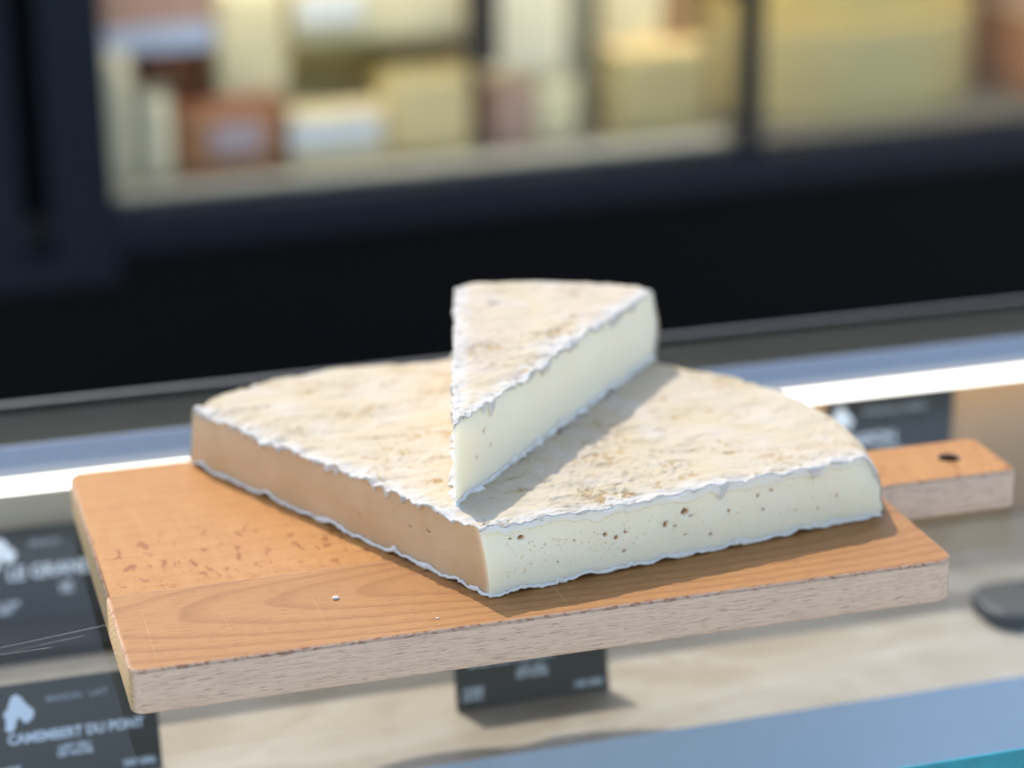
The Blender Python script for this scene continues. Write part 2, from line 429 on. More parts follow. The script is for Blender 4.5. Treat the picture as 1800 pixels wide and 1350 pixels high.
    side = np.stack([np.column_stack([rimrow[:, 0]+bulge*math.sin(math.pi*t)*(rimrow[:, 0]-A[0])/LR,
                                      rimrow[:, 1]+bulge*math.sin(math.pi*t)*(rimrow[:, 1]-A[1])/LR,
                                      np.minimum(rimrow[:, 2], z0+zc)*(1-t)+(z0+.03)*t]) for t in th], 1)
    sx, sy, sz = side[..., 0], side[..., 1], side[..., 2]
    st = np.stack([.5*ss(.1, .5, fbm(sx*.8+sy*.8, sz*.9, seed+3, 3)), .6*ss(-.1, .4, fbm(sx*.7+sy*.9, sz*.8, seed+6, 3)), 0*sx, 1+0*sx], -1)
    C = np.concatenate([C, side], 1); TT = np.concatenate([TT, st], 1)
    C = warp(C)
    np_mesh('rind', C.reshape(-1, 3), grid_quads(C.shape[0], C.shape[1]), mat, root, attr=TT.reshape(-1, 4))
    # ---- paste: one closed wall (right cut, left cut, hidden back), capped
    def lift_of(sg): return foot_lift*(.03+.20*ss(-.15, .65, fbm(sg*.55, seed+2, 3, 2))+.05*ss(0, .5, pn(sg*3.5, 1.5, seed)))
    def face(e, n, L, nc, holes, mic, sd, sm, dry_shade=0.0):
        s = np.linspace(0, L-.10, nc)
        hh = np.linspace(0, 1, nrow)
        P = A+s[:, None]*e
        zt = topz(P[:, 0], P[:, 1], L-s)-.05
        sgn = 1.0 if sd < seed+5 else -1.0
        zb_ = z0+.02+lift_of(sgn*s)
        Z = zb_[:, None]+(zt-zb_)[:, None]*hh[None, :]
        SS = np.repeat(s[:, None], nrow, 1); H = Z-z0
        out = .05*np.sin(np.pi*hh)[None, :]+.02*fbm(SS*.35, H*.5, sd, 3)+.006*pn(SS*3, H*3, sd)
        out = out-.007*np.abs(pn(SS*1.2+H*5, H*22-SS*16, sd))*ss(0, .4, pn(SS*.5, H*.6, sd+3))
        hole = np.zeros_like(SS); sme = np.zeros_like(SS)
        if sm > 0:
            hb = (zt-z0)-(.28+.30*np.abs(fbm(s*.55, sd, 0, 2))+.12*pn(s*1.4, sd, 4))
            wgt = ss(-.03, .02, H-hb[:, None])
            out = out+sm*wgt*ss(L-.2, L-2.5, SS); sme = wgt*ss(L-.2, L-2.5, SS)
        for hs, hz, r, el in holes:
            a = rng.uniform(-.5, .5); dx, dz = SS-hs, H-hz
            rr = np.hypot(dx*math.cos(a)+dz*math.sin(a), (dz*math.cos(a)-dx*math.sin(a))*el)/r
            rr = rr*(1+.35*pn(dx/r*1.1+hs*3, dz/r*1.1, hs))
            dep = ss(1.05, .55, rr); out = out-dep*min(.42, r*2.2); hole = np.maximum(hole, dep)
        for (s0, s1, h0, h1, cnt) in mic:
            for _ in range(cnt):
                hs, hz, r = rng.uniform(s0, s1), rng.uniform(h0, h1), rng.choice([.022, .03, .03, .04, .055])
                i0, i1 = np.searchsorted(s, [hs-.15, hs+.15])
                if i1 <= i0: continue
                rr = np.hypot(SS[i0:i1]-hs, (H[i0:i1]-hz)*rng.uniform(.8, 1.4))/r
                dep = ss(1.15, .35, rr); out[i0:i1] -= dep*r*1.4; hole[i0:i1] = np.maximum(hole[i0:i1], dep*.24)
        # keep the two faces joined at the apex, both pushed along the bisector
        k = np.exp(-(s/.25)**2)
        nn = n[None, :]*(1-k[:, None])+nB[None, :]*k[:, None]
        X = P[:, None, :]+nn[:, None, :]*out[..., None]
        tb_ = np.clip(1-(Z-z0)/zc, 0, 1); X = X+e*(bulge*.92*np.sin(np.pi*tb_)*np.exp(-((L-SS)/1.1)**2))[..., None]
        tint = np.stack([hole, sme*.5, dry_shade*(1-.6*np.exp(-(SS/.22)**2)), 0*hole+1], -1)
        return np.concatenate([X, Z[..., None]], -1), tint
    fr_, tr_ = face(eR, nR, LR, ncol[0], holes_r, micro, seed+.37, smear)
    fl_, tl_ = face(eL, nL, LL, ncol[1], holes_l, (), seed+5.37, 0, dry_shade_l)
    m = .5*(fr_[0]+fl_[0]); fr_[0] = m; fl_[0] = m
    back = ARC[::-1][::max(1, nu//60)]; back = A+(back-A)*(1-.12/np.linalg.norm(back-A, axis=1))[:, None]
    zb = topz(back[:, 0], back[:, 1], np.full(len(back), .12))-.06
    hh = np.linspace(0, 1, nrow)
    bw = np.concatenate([np.repeat(back[:, None, :], nrow, 1), (z0+.04+(zb-z0-.04)[:, None]*hh)[..., None]], -1)
    W = np.concatenate([fr_[::-1], fl_[1:], bw[1:-1]], 0); W = warp(W)
    TW = np.concatenate([tr_[::-1], tl_[1:], np.zeros((len(bw)-2, nrow, 4))], 0)
    n = len(W); V = W.reshape(-1, 3)
    Wc = np.concatenate([W, W[:1]], 0)
    q = grid_quads(n+1, nrow); q = np.where(q >= n*nrow, q-n*nrow, q)
    ctr = A+.45*(eR*LR+eL*LL)/1.0
    V = np.vstack([V, [ctr[0], ctr[1], z0+.04], [ctr[0], ctr[1], z0+T*.4]])
    i = np.arange(n); j = (i+1) % n
    bot = np.stack([i*nrow, j*nrow, np.full(n, n*nrow), np.full(n, n*nrow)], 1)
    topq = np.stack([j*nrow+nrow-1, i*nrow+nrow-1, np.full(n, n*nrow+1), np.full(n, n*nrow+1)], 1)
    TW = np.vstack([TW.reshape(-1, 4), np.zeros((2, 4))])
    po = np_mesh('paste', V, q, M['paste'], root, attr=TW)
    bm = bmesh.new(); bm.from_mesh(po.data); bm.verts.ensure_lookup_table()
    for tri in np.vstack([bot, topq]):
        try: bm.faces.new([bm.verts[int(tri[0])], bm.verts[int(tri[1])], bm.verts[int(tri[2])]])
        except ValueError: pass
    bmesh.ops.recalc_face_normals(bm, faces=bm.faces); bm.to_mesh(po.data); bm.free()
    for p in po.data.polygons: p.use_smooth = True
    # ---- bottom rind: a crinkled lip along the foot of both cuts
    s = np.concatenate([np.linspace(LR-.05, 0, 700), np.linspace(0, LL-.05, 700)[1:]])
    right = np.arange(len(s)) < 700
    e = np.where(right[:, None], eR, eL); nn = np.where(right[:, None], nR, nL)
    kk = np.exp(-(s/.2)**2)[:, None]; nn = nn*(1-kk)+nB*kk; nn /= np.linalg.norm(nn, axis=1)[:, None]
    sg = np.where(right, s, -s)
    hgt = .10+.16*ss(-.1, .6, fbm(sg*.6, seed, 1, 2))+.10*ss(0, .6, pn(sg*2.0, seed, 2))+.05*pn(sg*6, seed, 5)
    lift = lift_of(sg)
    o_ = .04+foot*(.07*ss(-.2, .6, pn(sg*1.3, seed, 9))+.07*ss(0, .6, pn(sg*4, seed, 6)))
    hgt = hgt*(1+(foot-1)*.5*ss(-.1, .5, pn(sg*1.3, seed, 9)))
    prof = [(-.05, 1.0), (.25, 1.05), (.75, .85), (1.0, .5), (1.05, .2), (.85, .02), (.3, 0.0), (-.8, 0.0), (-6, .0)]
    rows = []
    for (po_, ph) in prof:
        oo = o_*po_ if po_ > -5 else -np.full_like(o_, .6)
        oo = oo+.02*pn(sg*5, ph*4, seed)*(0 < po_)
        zz = z0+lift+hgt*ph+.02*pn(sg*6+ph*3, seed, ph*5)*(.1 < ph)
        rows.append(np.column_stack([A+s[:, None]*e+nn*(oo[:, None]+.03), zz]))
    Bq = np.stack(rows, 1)
    tb = np.stack([.25*ss(.2, .6, np.repeat(pn(sg*2, seed, 7)[:, None], len(prof), 1)), np.full(Bq.shape[:2], .85), np.full(Bq.shape[:2], .9), np.ones(Bq.shape[:2])], -1)
    np_mesh('rind_foot', Bq.reshape(-1, 3), grid_quads(*Bq.shape[:2]), mat, root, attr=tb.reshape(-1, 4))

# ------------------------------------------------------------------ the counter under everything
ZG = -2.0                                   # top of the counter glass
ZD = -14.5                                  # display deck inside the counter
def glass_mat(name, tintc=(.985, .992, .99), rough=0.02, f0=1.0):
    k = NT(name)
    fr = k.n('ShaderNodeFresnel'); fr.inputs['IOR'].default_value = 1.45
    t = k.n('ShaderNodeBsdfTransparent'); t.inputs[0].default_value = (*tintc, 1)
    g = k.n('ShaderNodeBsdfGlossy'); g.inputs['Roughness'].default_value = rough; g.inputs[0].default_value = (1, 1, 1, 1)
    geo = k.n('ShaderNodeNewGeometry'); mx = k.n('ShaderNodeMixShader')
    front = k.math('SUBTRACT', 1.0, geo.outputs['Backfacing'])
    k.t.links.new(k.math('MULTIPLY', k.math('MULTIPLY', fr.outputs[0], front), f0), mx.inputs[0])
    k.t.links.new(t.outputs[0], mx.inputs[1]); k.t.links.new(g.outputs[0], mx.inputs[2]); k.t.links.new(mx.outputs[0], k.out.inputs[0])
    return k.m
M['glass'] = glass_mat('clear_glass', f0=.2); M['pane'] = glass_mat('window_glass', (.95, .97, .96), .01)
M['teal'] = simple('green_glass_edge', (.0, .22, .29), .15, var=.35, nscale=1.2)
def steel(name, col=(.62, .63, .65), rough=.28):
    k = NT(name); f = k.noise(k.co((4, 500, 500)), 1, 3)
    c = k.mix(f, tuple(.85*v for v in col), tuple(min(1, 1.1*v) for v in col))
    k.bsdf(c, rough, 1.0, k.bump(f, .1, .0002))
    return k.m
M['steel'] = steel('brushed_steel'); M['steel_soft'] = steel('satin_steel', (.72, .74, .78), .5)
M['white_lip'] = simple('white_enamel', (.86, .86, .84), .35, var=.04)
M['black'] = simple('black_paint', (.0028, .003, .004), .7, var=.3, spec=.1)
M['blue_black'] = simple('blue_black_paint', (.0065, .011, .021), .45, var=.25, spec=.2)
M['floor'] = simple('pale_paving', (.46, .42, .36), .8, var=.2, nscale=.1)

def deck_mat():
    k = NT('cream_deck'); p = k.co()
    a = k.noise(k.co((7, 13, 10)), 1, 4, .55, 1.5); b = k.noise(p, .5, 4)
    c = k.mix(k.step(a, .35, .7), (.255, .218, .165), (.32, .292, .245))
    c = k.mix(k.step(b, .55, .75, 0, .4), c, (.19, .15, .105))
    k.bsdf(c, .45, 0, None, .4); return k.m
M['deck'] = deck_mat()

counter = empty('glass_counter', (15, 10, ZD-3), 0, 'glass topped display counter with steel rails holding the wooden board', 'counter')
def cpart(o): o.parent = counter; o.matrix_parent_inverse = Matrix.Translation(-Vector((15, 10, ZD-3))*S); return o
cpart(box('glass_top', -60, 130, -12.9, 31.15, ZG-1.0, ZG, M['glass']))
cpart(box('glass_edge', -60, 130, -13.0, -12.905, ZG-.98, ZG-.02, M['teal']))
cpart(box('deck', -60, 130, 14.0, 38.3, ZD-1.2, ZD, M['deck']))
bm = bmesh.new()                                        # steel lip in front of the deck, leaning towards the shopper
vs = [bm.verts.new(Vector(p)*S) for p in [(-60, 13.98, ZD+.1), (130, 13.98, ZD+.1), (130, 11.9, ZD-3.5), (-60, 11.9, ZD-3.5), (-60, 13.98, ZD-4.2), (130, 13.98, ZD-4.2), (130, 11.9, ZD-4.2), (-60, 11.9, ZD-4.2)]]
for f in [(0, 1, 2, 3), (4, 5, 6, 7), (3, 2, 6, 7), (0, 3, 7, 4), (1, 2, 6, 5), (0, 1, 5, 4)]: bm.faces.new([vs[i] for i in f])
cpart(bm_obj('deck_lip', bm, simple('sky_tinted_lip', (.40, .47, .57), .4, var=.05)))  # blue of the reflected sky put into the lip's colour
M['grey_tray'] = simple('grey_metal', (.33, .32, .31), .4, var=.4, nscale=.15)
cpart(box('front_gutter', -60, 130, -12.6, 11.88, ZD-5.2, ZD-4.25, M['grey_tray']))
cpart(box('front_panel', -60, 130, -12.85, -12.62, ZD-55, ZG-1.02, M['pane']))
cpart(box('base_cabinet', -60, 130, -12.4, 39.0, -94.9, ZD-5.25, M['black']))
# rear rails: glowing white lamp tube, sloped steel, then a polished ledge
def sweep(name, prof, mat, x0=-60, x1=130):
    bm = bmesh.new(); a = [bm.verts.new(Vector((x0, y, z))*S) for y, z in prof]; b = [bm.verts.new(Vector((x1, y, z))*S) for y, z in prof]
    n = len(prof)
    for i in range(n): bm.faces.new([a[i], a[(i+1) % n], b[(i+1) % n], b[i]])
    bm.faces.new(a); bm.faces.new(b[::-1])
    return cpart(bm_obj(name, bm, mat))
M['sky_steel'] = simple('sky_tinted_rail', (.17, .205, .26), .4, var=.05); M['dull'] = simple('dull_grey', (.09, .09, .088), .6); M['ledge'] = glass_mat('smoked_ledge_glass', (.62, .64, .64), .03, 1.0); M['led'] = NT('led_tube').emit((1.0, .97, .92), 1.7)  # sloped rail's colour holds the blue of the sky it reflects
sweep('lamp_tube', [(30.4+.5*math.cos(t), -3.6+.40*math.sin(t)) for t in np.linspace(0, 2*math.pi, 15)[:-1]], M['led'])
M['fill_led'] = NT('fill_strip').emit((1.0, .90, .74), 5.0)  # unseen strip added to brighten the inside of the counter
sweep('fill_strip', [(31.35, -3.1), (32.3, -3.1), (32.3, -3.0), (31.35, -3.0)], M['fill_led'])
sweep('sloped_rail', [(31.2, -3.35), (31.2, -2.95), (32.2, -2.1), (32.4, -2.1), (32.4, -2.96), (31.32, -2.96), (31.32, -3.35)], M['sky_steel'])
sweep('polished_ledge', [(32.45, -2.5), (32.45, -2.1), (38.3, -1.98), (38.3, -2.4)], M['ledge'])
sweep('ledge_bead', [(38.32, -2.5), (38.32, -1.95), (38.55, -1.85), (38.8, -1.95), (38.8, -2.5)], M['dull'])
M['rear'] = simple('grey_metal_wall', (.33, .33, .31), .5, var=.3, nscale=.05)
cpart(box('rear_panel', -60, 130, 38.31, 39.0, ZD-.02, -2.52, M['rear']))
# hairline scratches on the glass
M['scratch'] = simple('scratched_glass', (.26, .27, .27), .5)
for (x0, y0, x1, y1, wd) in [(-6.5, 7.6, .6, 8.95, .028), (-5, 7.3, -1, 8.1, .02), (-6.5, 7.2, -2.5, 7.35, .02)]:
    d = Vector((x1-x0, y1-y0, 0)).normalized(); nrm = Vector((-d.y, d.x, 0))*wd/2
    bm = bmesh.new(); P = [Vector((x0, y0, ZG+.004)), Vector((x1, y1, ZG+.004))]
    v4 = [bm.verts.new((P[0]+nrm*.3)*S), bm.verts.new((P[0]-nrm*.3)*S), bm.verts.new((P[1]-nrm)*S), bm.verts.new((P[1]+nrm)*S)]
    bm.faces.new(v4); cpart(bm_obj('scratch', bm, M['scratch']))
tag(box('floor', -900, 1100, -900, 1000, -96, -95, M['floor']), kind='structure')

# ------------------------------------------------------------------ the cutting board
def arcpts(cx, cy, r, a0, a1, n=7): return [(cx+r*math.cos(math.radians(a0+(a1-a0)*i/n)), cy+r*math.sin(math.radians(a0+(a1-a0)*i/n))) for i in range(n+1)]
board = empty('cutting_board', (18, 11, -2), 0, 'beech cutting board with a short holed handle lying under the cheese', 'cutting board')
def bpart(o): o.parent = board; o.matrix_parent_inverse = Matrix.Translation(-Vector((18, 11, -2))*S); return o
BW, BD, SEAM, H1, H2, HX = 36.5, 22.25, 7.36, 8.72, 13.25, 44.15
outline = arcpts(.55, .55, .55, 180, 270) + arcpts(BW-.9, .9, .9, 270, 360) + arcpts(BW+.9, H1-.9, .9, 180, 90) + arcpts(HX-.35, H1+.35, .35, 270, 360) + arcpts(HX-.55, H2-.55, .55, 0, 90) \
    + arcpts(BW+.9, H2+.9, .9, 270, 180) + arcpts(BW-1.3, BD-1.3, 1.3, 0, 90) + arcpts(.7, BD-.7, .7, 90, 180)
hole = arcpts(41.75, 11.15, .5, 360, 0, 28)[:-1]
def cut_plank(mat, y, keep_low):
    o = prism('plank', outline, -2, 0, mat, None, .16, [hole])
    bm = bmesh.new(); bm.from_mesh(o.data); bmesh.ops.remove_doubles(bm, verts=bm.verts, dist=1e-6)
    geom = bm.verts[:]+bm.edges[:]+bm.faces[:]
    res = bmesh.ops.bisect_plane(bm, geom=geom, plane_co=(0, y*S, 0), plane_no=(0, 1, 0), clear_outer=keep_low, clear_inner=not keep_low)
    bmesh.ops.holes_fill(bm, edges=[e for e in bm.edges if e.is_boundary], sides=0)
    bmesh.ops.recalc_face_normals(bm, faces=bm.faces); bm.to_mesh(o.data); bm.free()
    return bpart(o)
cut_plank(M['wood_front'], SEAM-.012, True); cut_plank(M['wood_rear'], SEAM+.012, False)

# ------------------------------------------------------------------ the two cheeses
brie = empty('brie_wedge', (20, 12, 0), 0, 'large brie sector with two cut faces lying flat on the board', 'cheese')
A0 = (15.7, 2.35)
ARC0 = [(35.35, 5.45), (36.0, 8.6), (35.7, 12.4), (34.4, 16.2), (31.8, 19.7), (28.5, 22.6), (24.8, 24.5), (20.6, 25.1), (18.4, 24.7), (16.0, 25.1), (13.2, 25.2), (10.3, 24.5), (8.0, 23.3), (6.0, 21.5)]
BIG_R = [(1.66, 2.47, .17, 1.5), (1.2, 2.5, .08, 1.6), (5.5, 1.88, .12, 1.2), (6.05, 1.63, .12, 1.0), (6.5, 1.8, .09, 1.0), (6.45, .91, .12, 1.4), (8.5, 1.79, .13, .8), (8.98, 1.62, .12, 2.0),
         (9.45, 2.2, .2, 1.1), (9.75, 1.95, .12, 2.2), (9.5, 1.1, .085, 1.5), (10.8, .86, .095, 1.0), (11.7, 1.83, .11, 1.2), (13.2, 2.28, .095, 1.0), (13.9, 2.4, .12, 1.8),
         (13.5, 1.55, .085, 1.2), (16.4, 1.05, .07, 1.0), (17.4, 1.5, .075, 1.0), (3.2, 1.05, .06, 1.0), (4.0, 1.9, .06, 1.0), (15.2, 1.2, .06, 1.2)]
BIG_L = [(3.9, 1.9, .16, 2.0), (5.1, 1.75, .11, 1.4), (8.6, 1.3, .06, 1), (6.2, 2.1, .07, 1.8)]
cheese(brie, A0, ARC0, 0.0, 3.24, 3, M['rind'], 400, 330, rim=1.5, zc=.85, holes_r=BIG_R, holes_l=BIG_L,
       micro=[(.8, 6.5, .7, 2.25, 135), (4.5, 10.5, 1.0, 2.4, 75), (9.5, 18, .7, 2.5, 60)], lean=(-.42, .25), smear=.085, drop=(.13, .50), dry_shade_l=1.0, slope=(.002, -.007), bulge=.18)
piece = empty('brie_slice', (22, 17, 3.1), 0, 'thick narrow slice of brie set on top of the large sector, tip forward', 'cheese')
A1 = (15.0, 5.35)
ARC1 = [(29.8, 21.1), (29.0, 22.0), (27.2, 23.0), (25.0, 23.8), (22.4, 24.5), (20.35, 24.5)]
cheese(piece, A1, ARC1, 3.1, 3.95, 11, M['rind_pale'], 220, 330, rim=.5, rim_l=.3, zc=3.0, bulge=.55, holes_r=[(3.3, 1.7, .09, .7), (2.7, 2.6, .13, .8), (5.2, 2.3, .06, 1), (2.0, 1.6, .09, .8), (9, 1.4, .05, 1)], holes_l=[],
       micro=[(2, 12, .5, 3.2, 20)], ncol=(620, 240), smear=0, drop=(.10, .52), brown=.8, foot=2.8, foot_lift=.6)
for o in (brie, piece):
    for c in o.children: c.matrix_parent_inverse = Matrix.Translation(-o.location)
# crumbs on the board
M['crumb'] = simple('white_crumb', (.58, .55, .50), .6)
def crumb(x, y, z, r, label, seed):
    bm = bmesh.new(); bmesh.ops.create_icosphere(bm, subdivisions=2, radius=r*S)
    for v in bm.verts:
        n = float(pn(v.co.x/S*7+seed, v.co.y/S*7, v.co.z/S*7)); v.co = v.co*(1+.5*n); v.co.x *= 1.5; v.co.z *= .7
    o = bm_obj('cheese_crumb', bm, M['crumb'], None, True); o.location = Vector((x, y, z+r*.6))*S
    return tag(o, label, 'crumb')
crumb(9.35, 4.24, 0, .11, 'tiny white crumb lying alone on the front plank of the board', 1)

crumb(13.0, 1.05, 0, .05, 'speck of white cheese on the front plank just left of the shadow tip', 5)

# ------------------------------------------------------------------ things on the deck inside the counter
def slate_mat():
    k = NT('slate'); n = k.noise(k.co(), .25, 4); c = k.mix(n, (.010, .011, .013), (.028, .028, .028)); k.bsdf(c, .4, 0, None, .4); return k.m
M['slate'] = slate_mat()
M['tan_wood'] = simple('tan_wood', (.34, .215, .12), .5, var=.15, nscale=.12)
M['card'] = simple('slate_grey_card', (.015, .019, .025), .4, var=.2, nscale=.3)
M['ink'] = simple('pale_blue_white_print', (.62, .72, .88), .6, var=.03)
M['ink2'] = simple('grey_print', (.24, .29, .36), .6, var=.03)
tag(box('slate_slab', -40, 8.5, 31.6, 38.0, ZD+.02, ZD+1.0, M['slate'], None, .15), 'dark slate slab under the counter glass at left, beneath a price card', 'slab')
tag(box('wooden_crate', 40.0, 84, 34.0, 37.9, ZD+.02, -4.6, M['tan_wood'], None, .3), 'plain tan wooden crate standing under the counter glass beyond the board handle', 'crate')
M['black_gloss'] = simple('black_plastic', (.02, .02, .019), .45, var=.2)
tag(prism('black_dish', arcpts(51.2, 20.6, 1.6, 180, 270)+[(62, 19.0), (62, 23.4)]+arcpts(51.2, 21.8, 1.6, 90, 180), ZD+.02, ZD+1.0, M['black_gloss'], None, .2),
    'flat black dish with rounded corners on the pale deck right of the board', 'dish')

LOGO = [(.05, .0), (.12, .55), (.0, .8), (.25, 1.1), (.45, 1.62), (.72, 1.75), (.95, 1.55), (1.15, 1.2), (1.5, .85), (1.42, .5), (1.15, .28), (.95, .3), (.78, .62), (.62, .45), (.5, .05), (.3, -.1)]
def price_card(x, y, z, wd, ht, label, title, head, sub, lowl, lowr, tilt=14, tsize=.62, stretch=1.0, tx=.75, ty=2.45, logo=(.35, 2.9), hx=2.35):
    t = empty('price_card', (x, y, z), 0, label, 'price card', 'dark price cards standing under the counter glass')
    t.rotation_euler = (math.radians(90-tilt), 0, 0)
    b = box('card', 0, wd, 0, ht, -.03, .05, M['card'], t)
    lg = prism('logo', [(logo[0]+p[0], logo[1]+p[1]) for p in LOGO], .055, .07, M['ink'], t)
    text_mesh('heading', head, .46, M['ink2'], t, hx, ht-1.1, 'LEFT', .008)
    text_mesh('title', title, tsize, M['ink'], t, tx, ty, 'LEFT', .022, stretch)
    text_mesh('subtitle', sub, .36, M['ink'], t, wd*.5, ht*.5-.95, 'CENTER', .012)
    text_mesh('origin_note', lowl, .40, M['ink'], t, .35, .85, 'LEFT', .012)
    text_mesh('price', lowr, .44, M['ink'], t, wd-.35, .38, 'RIGHT', .014)
    if tilt: bm = bmesh.new(); add_box(bm, wd*.3, wd*.7, .02, .5, -.9, -.03); bm_obj('foot', bm, M['black_gloss'], t)
    return t
price_card(-5.2, 18.0, ZD+.02, 8.33, 5.2, 'dark price card below the near left corner of the board, long two word title', 'CAMEMBERT DU PONT', 'MAISON · LAIT', 'LAIT CRU\nDE VACHE', '24,90€\nLE KG', '250 GRS', tsize=.68, stretch=.93, tx=1.0, ty=2.25, logo=(.9, 2.95), hx=3.0)
price_card(18.62, 19.3, ZD+.02, 8.33, 5.2, 'dark price card half hidden below the middle of the board front', 'BRIE DE MEAUX', 'MAISON · LAIT', 'LAIT CRU\nDE VACHE', '19,90€\nLE KG', '100 GRS', tsize=.66, ty=2.25)
price_card(-3.7, 35.0, ZD+1.02, 8.33, 5.2, 'dark price card left of the board reading LE GRA in big letters', 'LE GRAND', 'MAISON', 'LAIT\nCRU', '21,50€\nMAT', '100 GRS', tsize=1.0, tx=1.0, ty=2.35, logo=(.1, 3.0))
price_card(45.6, 33.93, -10.7, 8.33, 5.2, 'dark price card fixed to the tan crate behind the holed handle', 'SAISON', 'FROMAGE | CHÈVRE', 'LAIT CRU', '28,90€\nLE KG', '100 GRS', tsize=.95, tx=1.3, ty=2.2, logo=(.2, 3.0), tilt=0)

# ------------------------------------------------------------------ the display case behind the counter
KS = 1.217; CX, CY, CZ = 24.94, 225, -9.0                 # size and place of the case
case = empty('display_case', (CX, CY, -95), math.radians(2.9), 'black framed glass fronted cheese display case standing behind the counter', 'display case')
def k(o):                                               # coordinates of case parts: X right, Y into the case, Z above the board
    o.parent = case; o.location = Vector((0, 0, CZ+95))*S; o.scale = (KS,)*3; return o
def kb(name, *a, **kw): return k(box(name, *a, **kw))
SILL = -27.0
kb('post', -7.2, 0, -3, 2, SILL-4.5, 70, M['blue_black'], bev=.4)
kb('post', -25, -10.3, -3, 2, SILL-4.5, 70, M['blue_black'], bev=.4)
kb('post_filler', -10.28, -7.22, 1, 2, SILL-.3, 70, M['black'])
kb('mullion', 78, 80.3, -2, 1.5, SILL+.02, 70, M['blue_black'], bev=.3)
kb('post', 142, 150, -3, 2, SILL-4.5, 70, M['blue_black'], bev=.4)
kb('bottom_rail', .02, 141.98, -3, 2, SILL-4.6, SILL, M['blue_black'], bev=.5)
kb('bottom_rail', -25, 0, -3.4, -3.02, SILL-7.5, SILL-4.0, M['blue_black'], bev=.1)
kb('lower_panel', -25, 150, -1, 60, -70.5, SILL-4.65, M['black'])
kb('glass_pane', .05, 77.95, -.2, .2, SILL+.05, 69, M['pane'])
kb('glass_pane', 80.35, 141.9, -.2, .2, SILL+.05, 69, M['pane'])
kb('top', -25, 150, -3, 60, 70.05, 76, M['black'])
M['inner'] = simple('dark_grey_lining', (.10, .095, .085), .6)
kb('back_wall', -25, 150, 58, 60, SILL-4.6, 70, M['inner'])
kb('side_wall', -25, -23, 2.05, 57.95, SILL-4.6, 70, M['inner']); kb('side_wall', 148, 150, 2.05, 57.95, SILL-4.6, 70, M['inner'])
M['tray_steel'] = simple('pale_tray', (.42, .41, .38), .4)
kb('deck', -22.9, 147.9, 2.1, 57.9, SILL-4.6, SILL+.3, M['inner'])
kb('deck_ledge', .1, 77.9, 2.15, 6.5, SILL+.32, SILL+.7, M['tray_steel'])
kb('shelf', -22.9, 147.9, 14, 57.9, 18, 18.8, M['tray_steel'])
M['case_led'] = NT('case_led').emit((1.0, .86, .66), 46.0)
kb('lamp', 0.5, 77.5, 3.0, 4.4, 17, 17.9, M['case_led']); kb('lamp', 81, 141, 3.0, 4.4, 17, 17.9, M['case_led'])
kb('lamp_cover', 0.2, 141.9, 2.3, 2.9, 16.4, 19, M['black']); kb('lamp_bracket', 0.2, 141.9, 2.95, 13.9, 18, 18.9, M['black'])
kb('divider', 45.5, 49.0, 6.8, 8.6, SILL+11.5, 70, M['black'])
kb('handle', 73.6, 74.9, -5.5, -4.2, -7, 22, M['black'], bev=.4); kb('handle_mount', 73.9, 74.6, -4.2, -.25, -5, -3.5, M['black']); kb('handle_mount', 73.9, 74.6, -4.2, -.25, 18, 19.5, M['black'])

def cm(name, col, rough=.5): return simple(name, col, rough, var=.14, nscale=.18)
PAL = dict(pale=cm('pale_paste', (.76, .66, .42)), cream=cm('cream_paste', (.82, .74, .56)), yellow=cm('yellow_paste', (.74, .57, .28)), olive=cm('olive_yellow_paste', (.52, .42, .19)),
           gold=cm('golden_paste', (.52, .40, .14)), red=cm('red_brown_rind', (.30, .10, .045)), rust=cm('rust_rind', (.42, .19, .09)), pink=cm('pink_brown_rind', (.45, .27, .22)),
           brown=cm('brown_rind', (.30, .17, .07)), grey=cm('grey_green_rind', (.25, .25, .19)), white=cm('white_label_paper', (.78, .78, .80)), blue=cm('blue_white_strip', (.50, .58, .78)), mauve=cm('mauve_label_paper', (.50, .40, .46)))
CASE_G = 'cheeses on the case deck'
def cheese_block(X0, X1, Y0, Y1, Z0, Z1, paste, rindc, label, tagc=None, tagbox=None, bev=.6):
    t = empty('cheese_block', (0, 0, 0), 0, label, 'cheese', CASE_G)
    t.matrix_world = case_mat
    box('paste', X0, X1, Y0, Y1, Z0+.25, Z1, PAL[paste], t, bev, 3)
    box('rind', X0-.15, X1+.15, Y0+.3, Y1+.2, Z1-.35, Z1+.2, PAL[rindc], t, .15)
    box('rind', X0-.15, X1+.15, Y0+.3, Y1+.2, Z0, Z0+.5, PAL[rindc], t, .15)
    if tagc:
        a = tagbox; box('label', a[0], a[1], Y0-.35, Y0-.03, a[2], a[3], PAL[tagc], t)
    return t
def cheese_wheel(X, Y, r, Z0, Z1, paste, rindc, label, a0=0, a1=360, tagc=None, tagbox=None):
    """A wheel, or the part of one between two angles with its cut faces showing."""
    t = empty('half_round_cheese', (0, 0, 0), 0, label, 'cheese', CASE_G); t.matrix_world = case_mat
    full = a1-a0 >= 360
    ring = arcpts(X, Y, r, a0, a1, 40); ring = ring[:-1] if full else ring+[(X, Y)]
    rin = arcpts(X, Y, r-.35, a0+.5, a1-.5, 40); rin = rin[:-1] if full else rin+[(X, Y)]
    prism('paste', ring if not full else rin, Z0+.25, Z1-.25, PAL[paste], t)
    prism('rind', rin, Z1-.24, Z1, PAL[rindc], t, .05); prism('rind', rin, Z0, Z0+.24, PAL[rindc], t, .05)
    if tagc: a = tagbox; box('label', a[0], a[1], Y-r-.6, Y-r-.2, a[2], a[3], PAL[tagc], t)
    return t
bpy.context.view_layer.update()
case_mat = Matrix.Translation((CX*S, CY*S, CZ*S)) @ Matrix.Rotation(math.radians(2.9), 4, 'Z') @ Matrix.Scale(KS, 4)
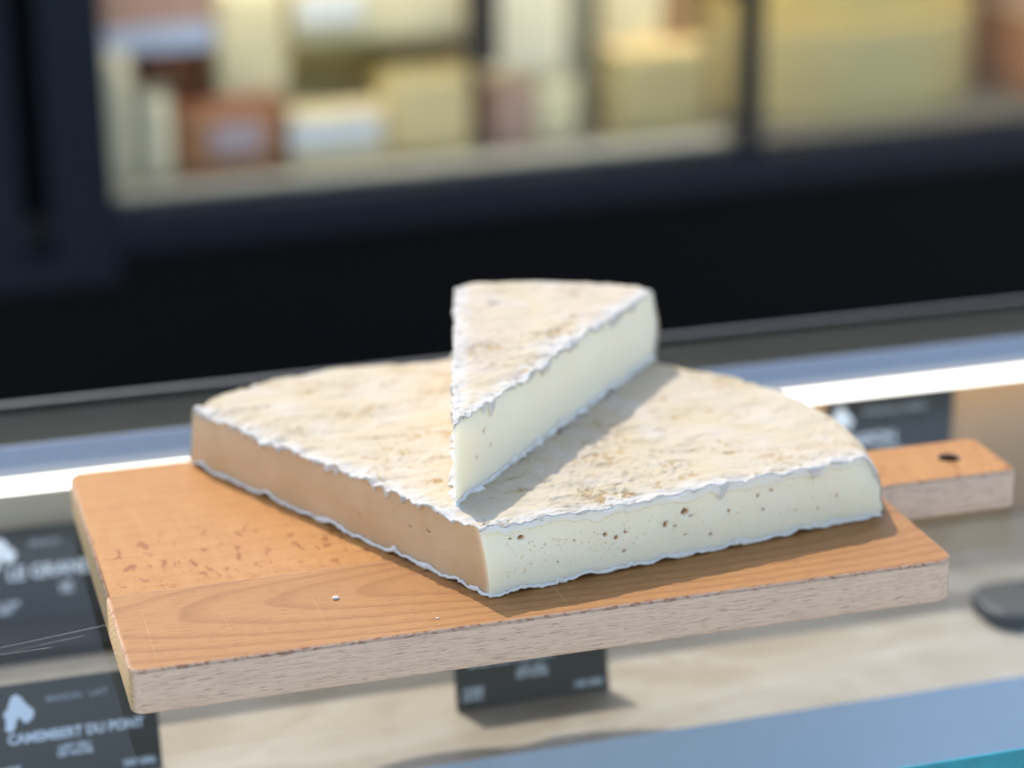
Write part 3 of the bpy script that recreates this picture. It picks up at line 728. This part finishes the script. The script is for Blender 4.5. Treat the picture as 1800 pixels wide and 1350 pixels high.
D = SILL+.32
cheese_block(.6, 4.6, 8, 20, D, D+15.5, 'cream', 'pale', 'upright pale cheese block against the left post of the case', bev=1.2)
cheese_block(4.9, 9.0, 7.6, 18, D, D+11, 'cream', 'grey', 'short cream cheese block second from the left post of the case', bev=1.5)
cheese_block(9.6, 22.2, 8, 22, D, D+8.6, 'rust', 'red', 'rust coloured low cheese block with a mauve label in the left window', 'mauve', (13.5, 19.5, D+3, D+6.4), bev=1.2)
cheese_block(6.6, 14.6, 14, 26, D+8.9, D+15, 'red', 'brown', 'dark red cheese leaning on the rust block beneath the blue strip')
cheese_block(15, 23.6, 10, 26, D+9, D+22, 'pale', 'cream', 'tall pale cheese block stacked above the rust block', bev=1.0)
cheese_block(0.5, 14.4, 9, 24, D+15.2, D+28, 'pink', 'brown', 'pink brown cheese with a blue white strip at the top left of the window', 'blue', (.2, 14.6, D+15.6, D+18.4), bev=.8)
cheese_block(23.4, 34.6, 7.6, 20, D, D+6.8, 'yellow', 'pale', 'low yellow cheese with a wide white label in the left window', 'white', (22.8, 34.2, D+2.4, D+6.4))
cheese_block(34.9, 46.3, 9, 25, D, D+10.4, 'yellow', 'gold', 'golden yellow cheese block left of the dark gap', bev=1.2)
cheese_block(24, 46.8, 20.5, 36, D+.1, D+14, 'olive', 'grey', 'wide olive yellow cheese block behind the two yellow ones')
cheese_block(24.4, 46.2, 10.2, 30, D+14.2, D+22.4, 'pale', 'olive', 'long pale cheese with two white labels stacked on the olive block', 'white', (25, 33, D+17.2, D+20.6), bev=1.2)
cheese_block(24.8, 46, 14, 32, D+25, D+34, 'grey', 'brown', 'grey green cheese in the shade at the top of the left window')
cheese_block(49.2, 59.6, 11, 28, D+8.3, D+25, 'cream', 'pale', 'tall cream cheese block right of the dark gap', bev=1.2)
cheese_block(49.4, 54.2, 9, 20, D, D+8, 'pink', 'brown', 'small pinkish cheese under the tall cream block', bev=.9)
cheese_block(54.6, 60.5, 9.5, 22, D, D+8, 'pale', 'grey', 'small pale cheese between the pinkish one and the yellow halves', bev=.9)
cheese_block(61, 65, 16, 30, D, D+24, 'grey', 'grey', 'narrow grey green block standing in for the gap shadow near the mullion')  # solid block added for the shadow in the gap between cheeses
cheese_block(65.3, 77.6, 9, 26, D, D+10.8, 'olive', 'yellow', 'yellow cheese block in the corner beside the mullion', bev=1.2)
cheese_block(65.6, 73, 12, 28, D+11, D+26, 'pale', 'cream', 'pale cheese block stacked above the yellow corner block', bev=1.2)
cheese_block(73.4, 77.4, 14, 28, D+11, D+26, 'brown', 'brown', 'brown cheese behind the black handle of the case')
cheese_wheel(101, 32, 24.5, D, D+12, 'olive', 'olive', 'big olive yellow half wheel low in the right window', 180, 360)
cheese_wheel(101.5, 32.5, 23.5, D+12.2, D+26, 'gold', 'olive', 'big golden half wheel stacked in the right window', 180, 360)
cheese_block(125.8, 140, 9, 28, D, D+10.5, 'rust', 'brown', 'rust brown cheese block low at the right end of the case')
cheese_block(125.8, 140, 9.5, 28, D+10.8, D+26, 'pink', 'pale', 'pinkish cheese block stacked at the right end of the case')
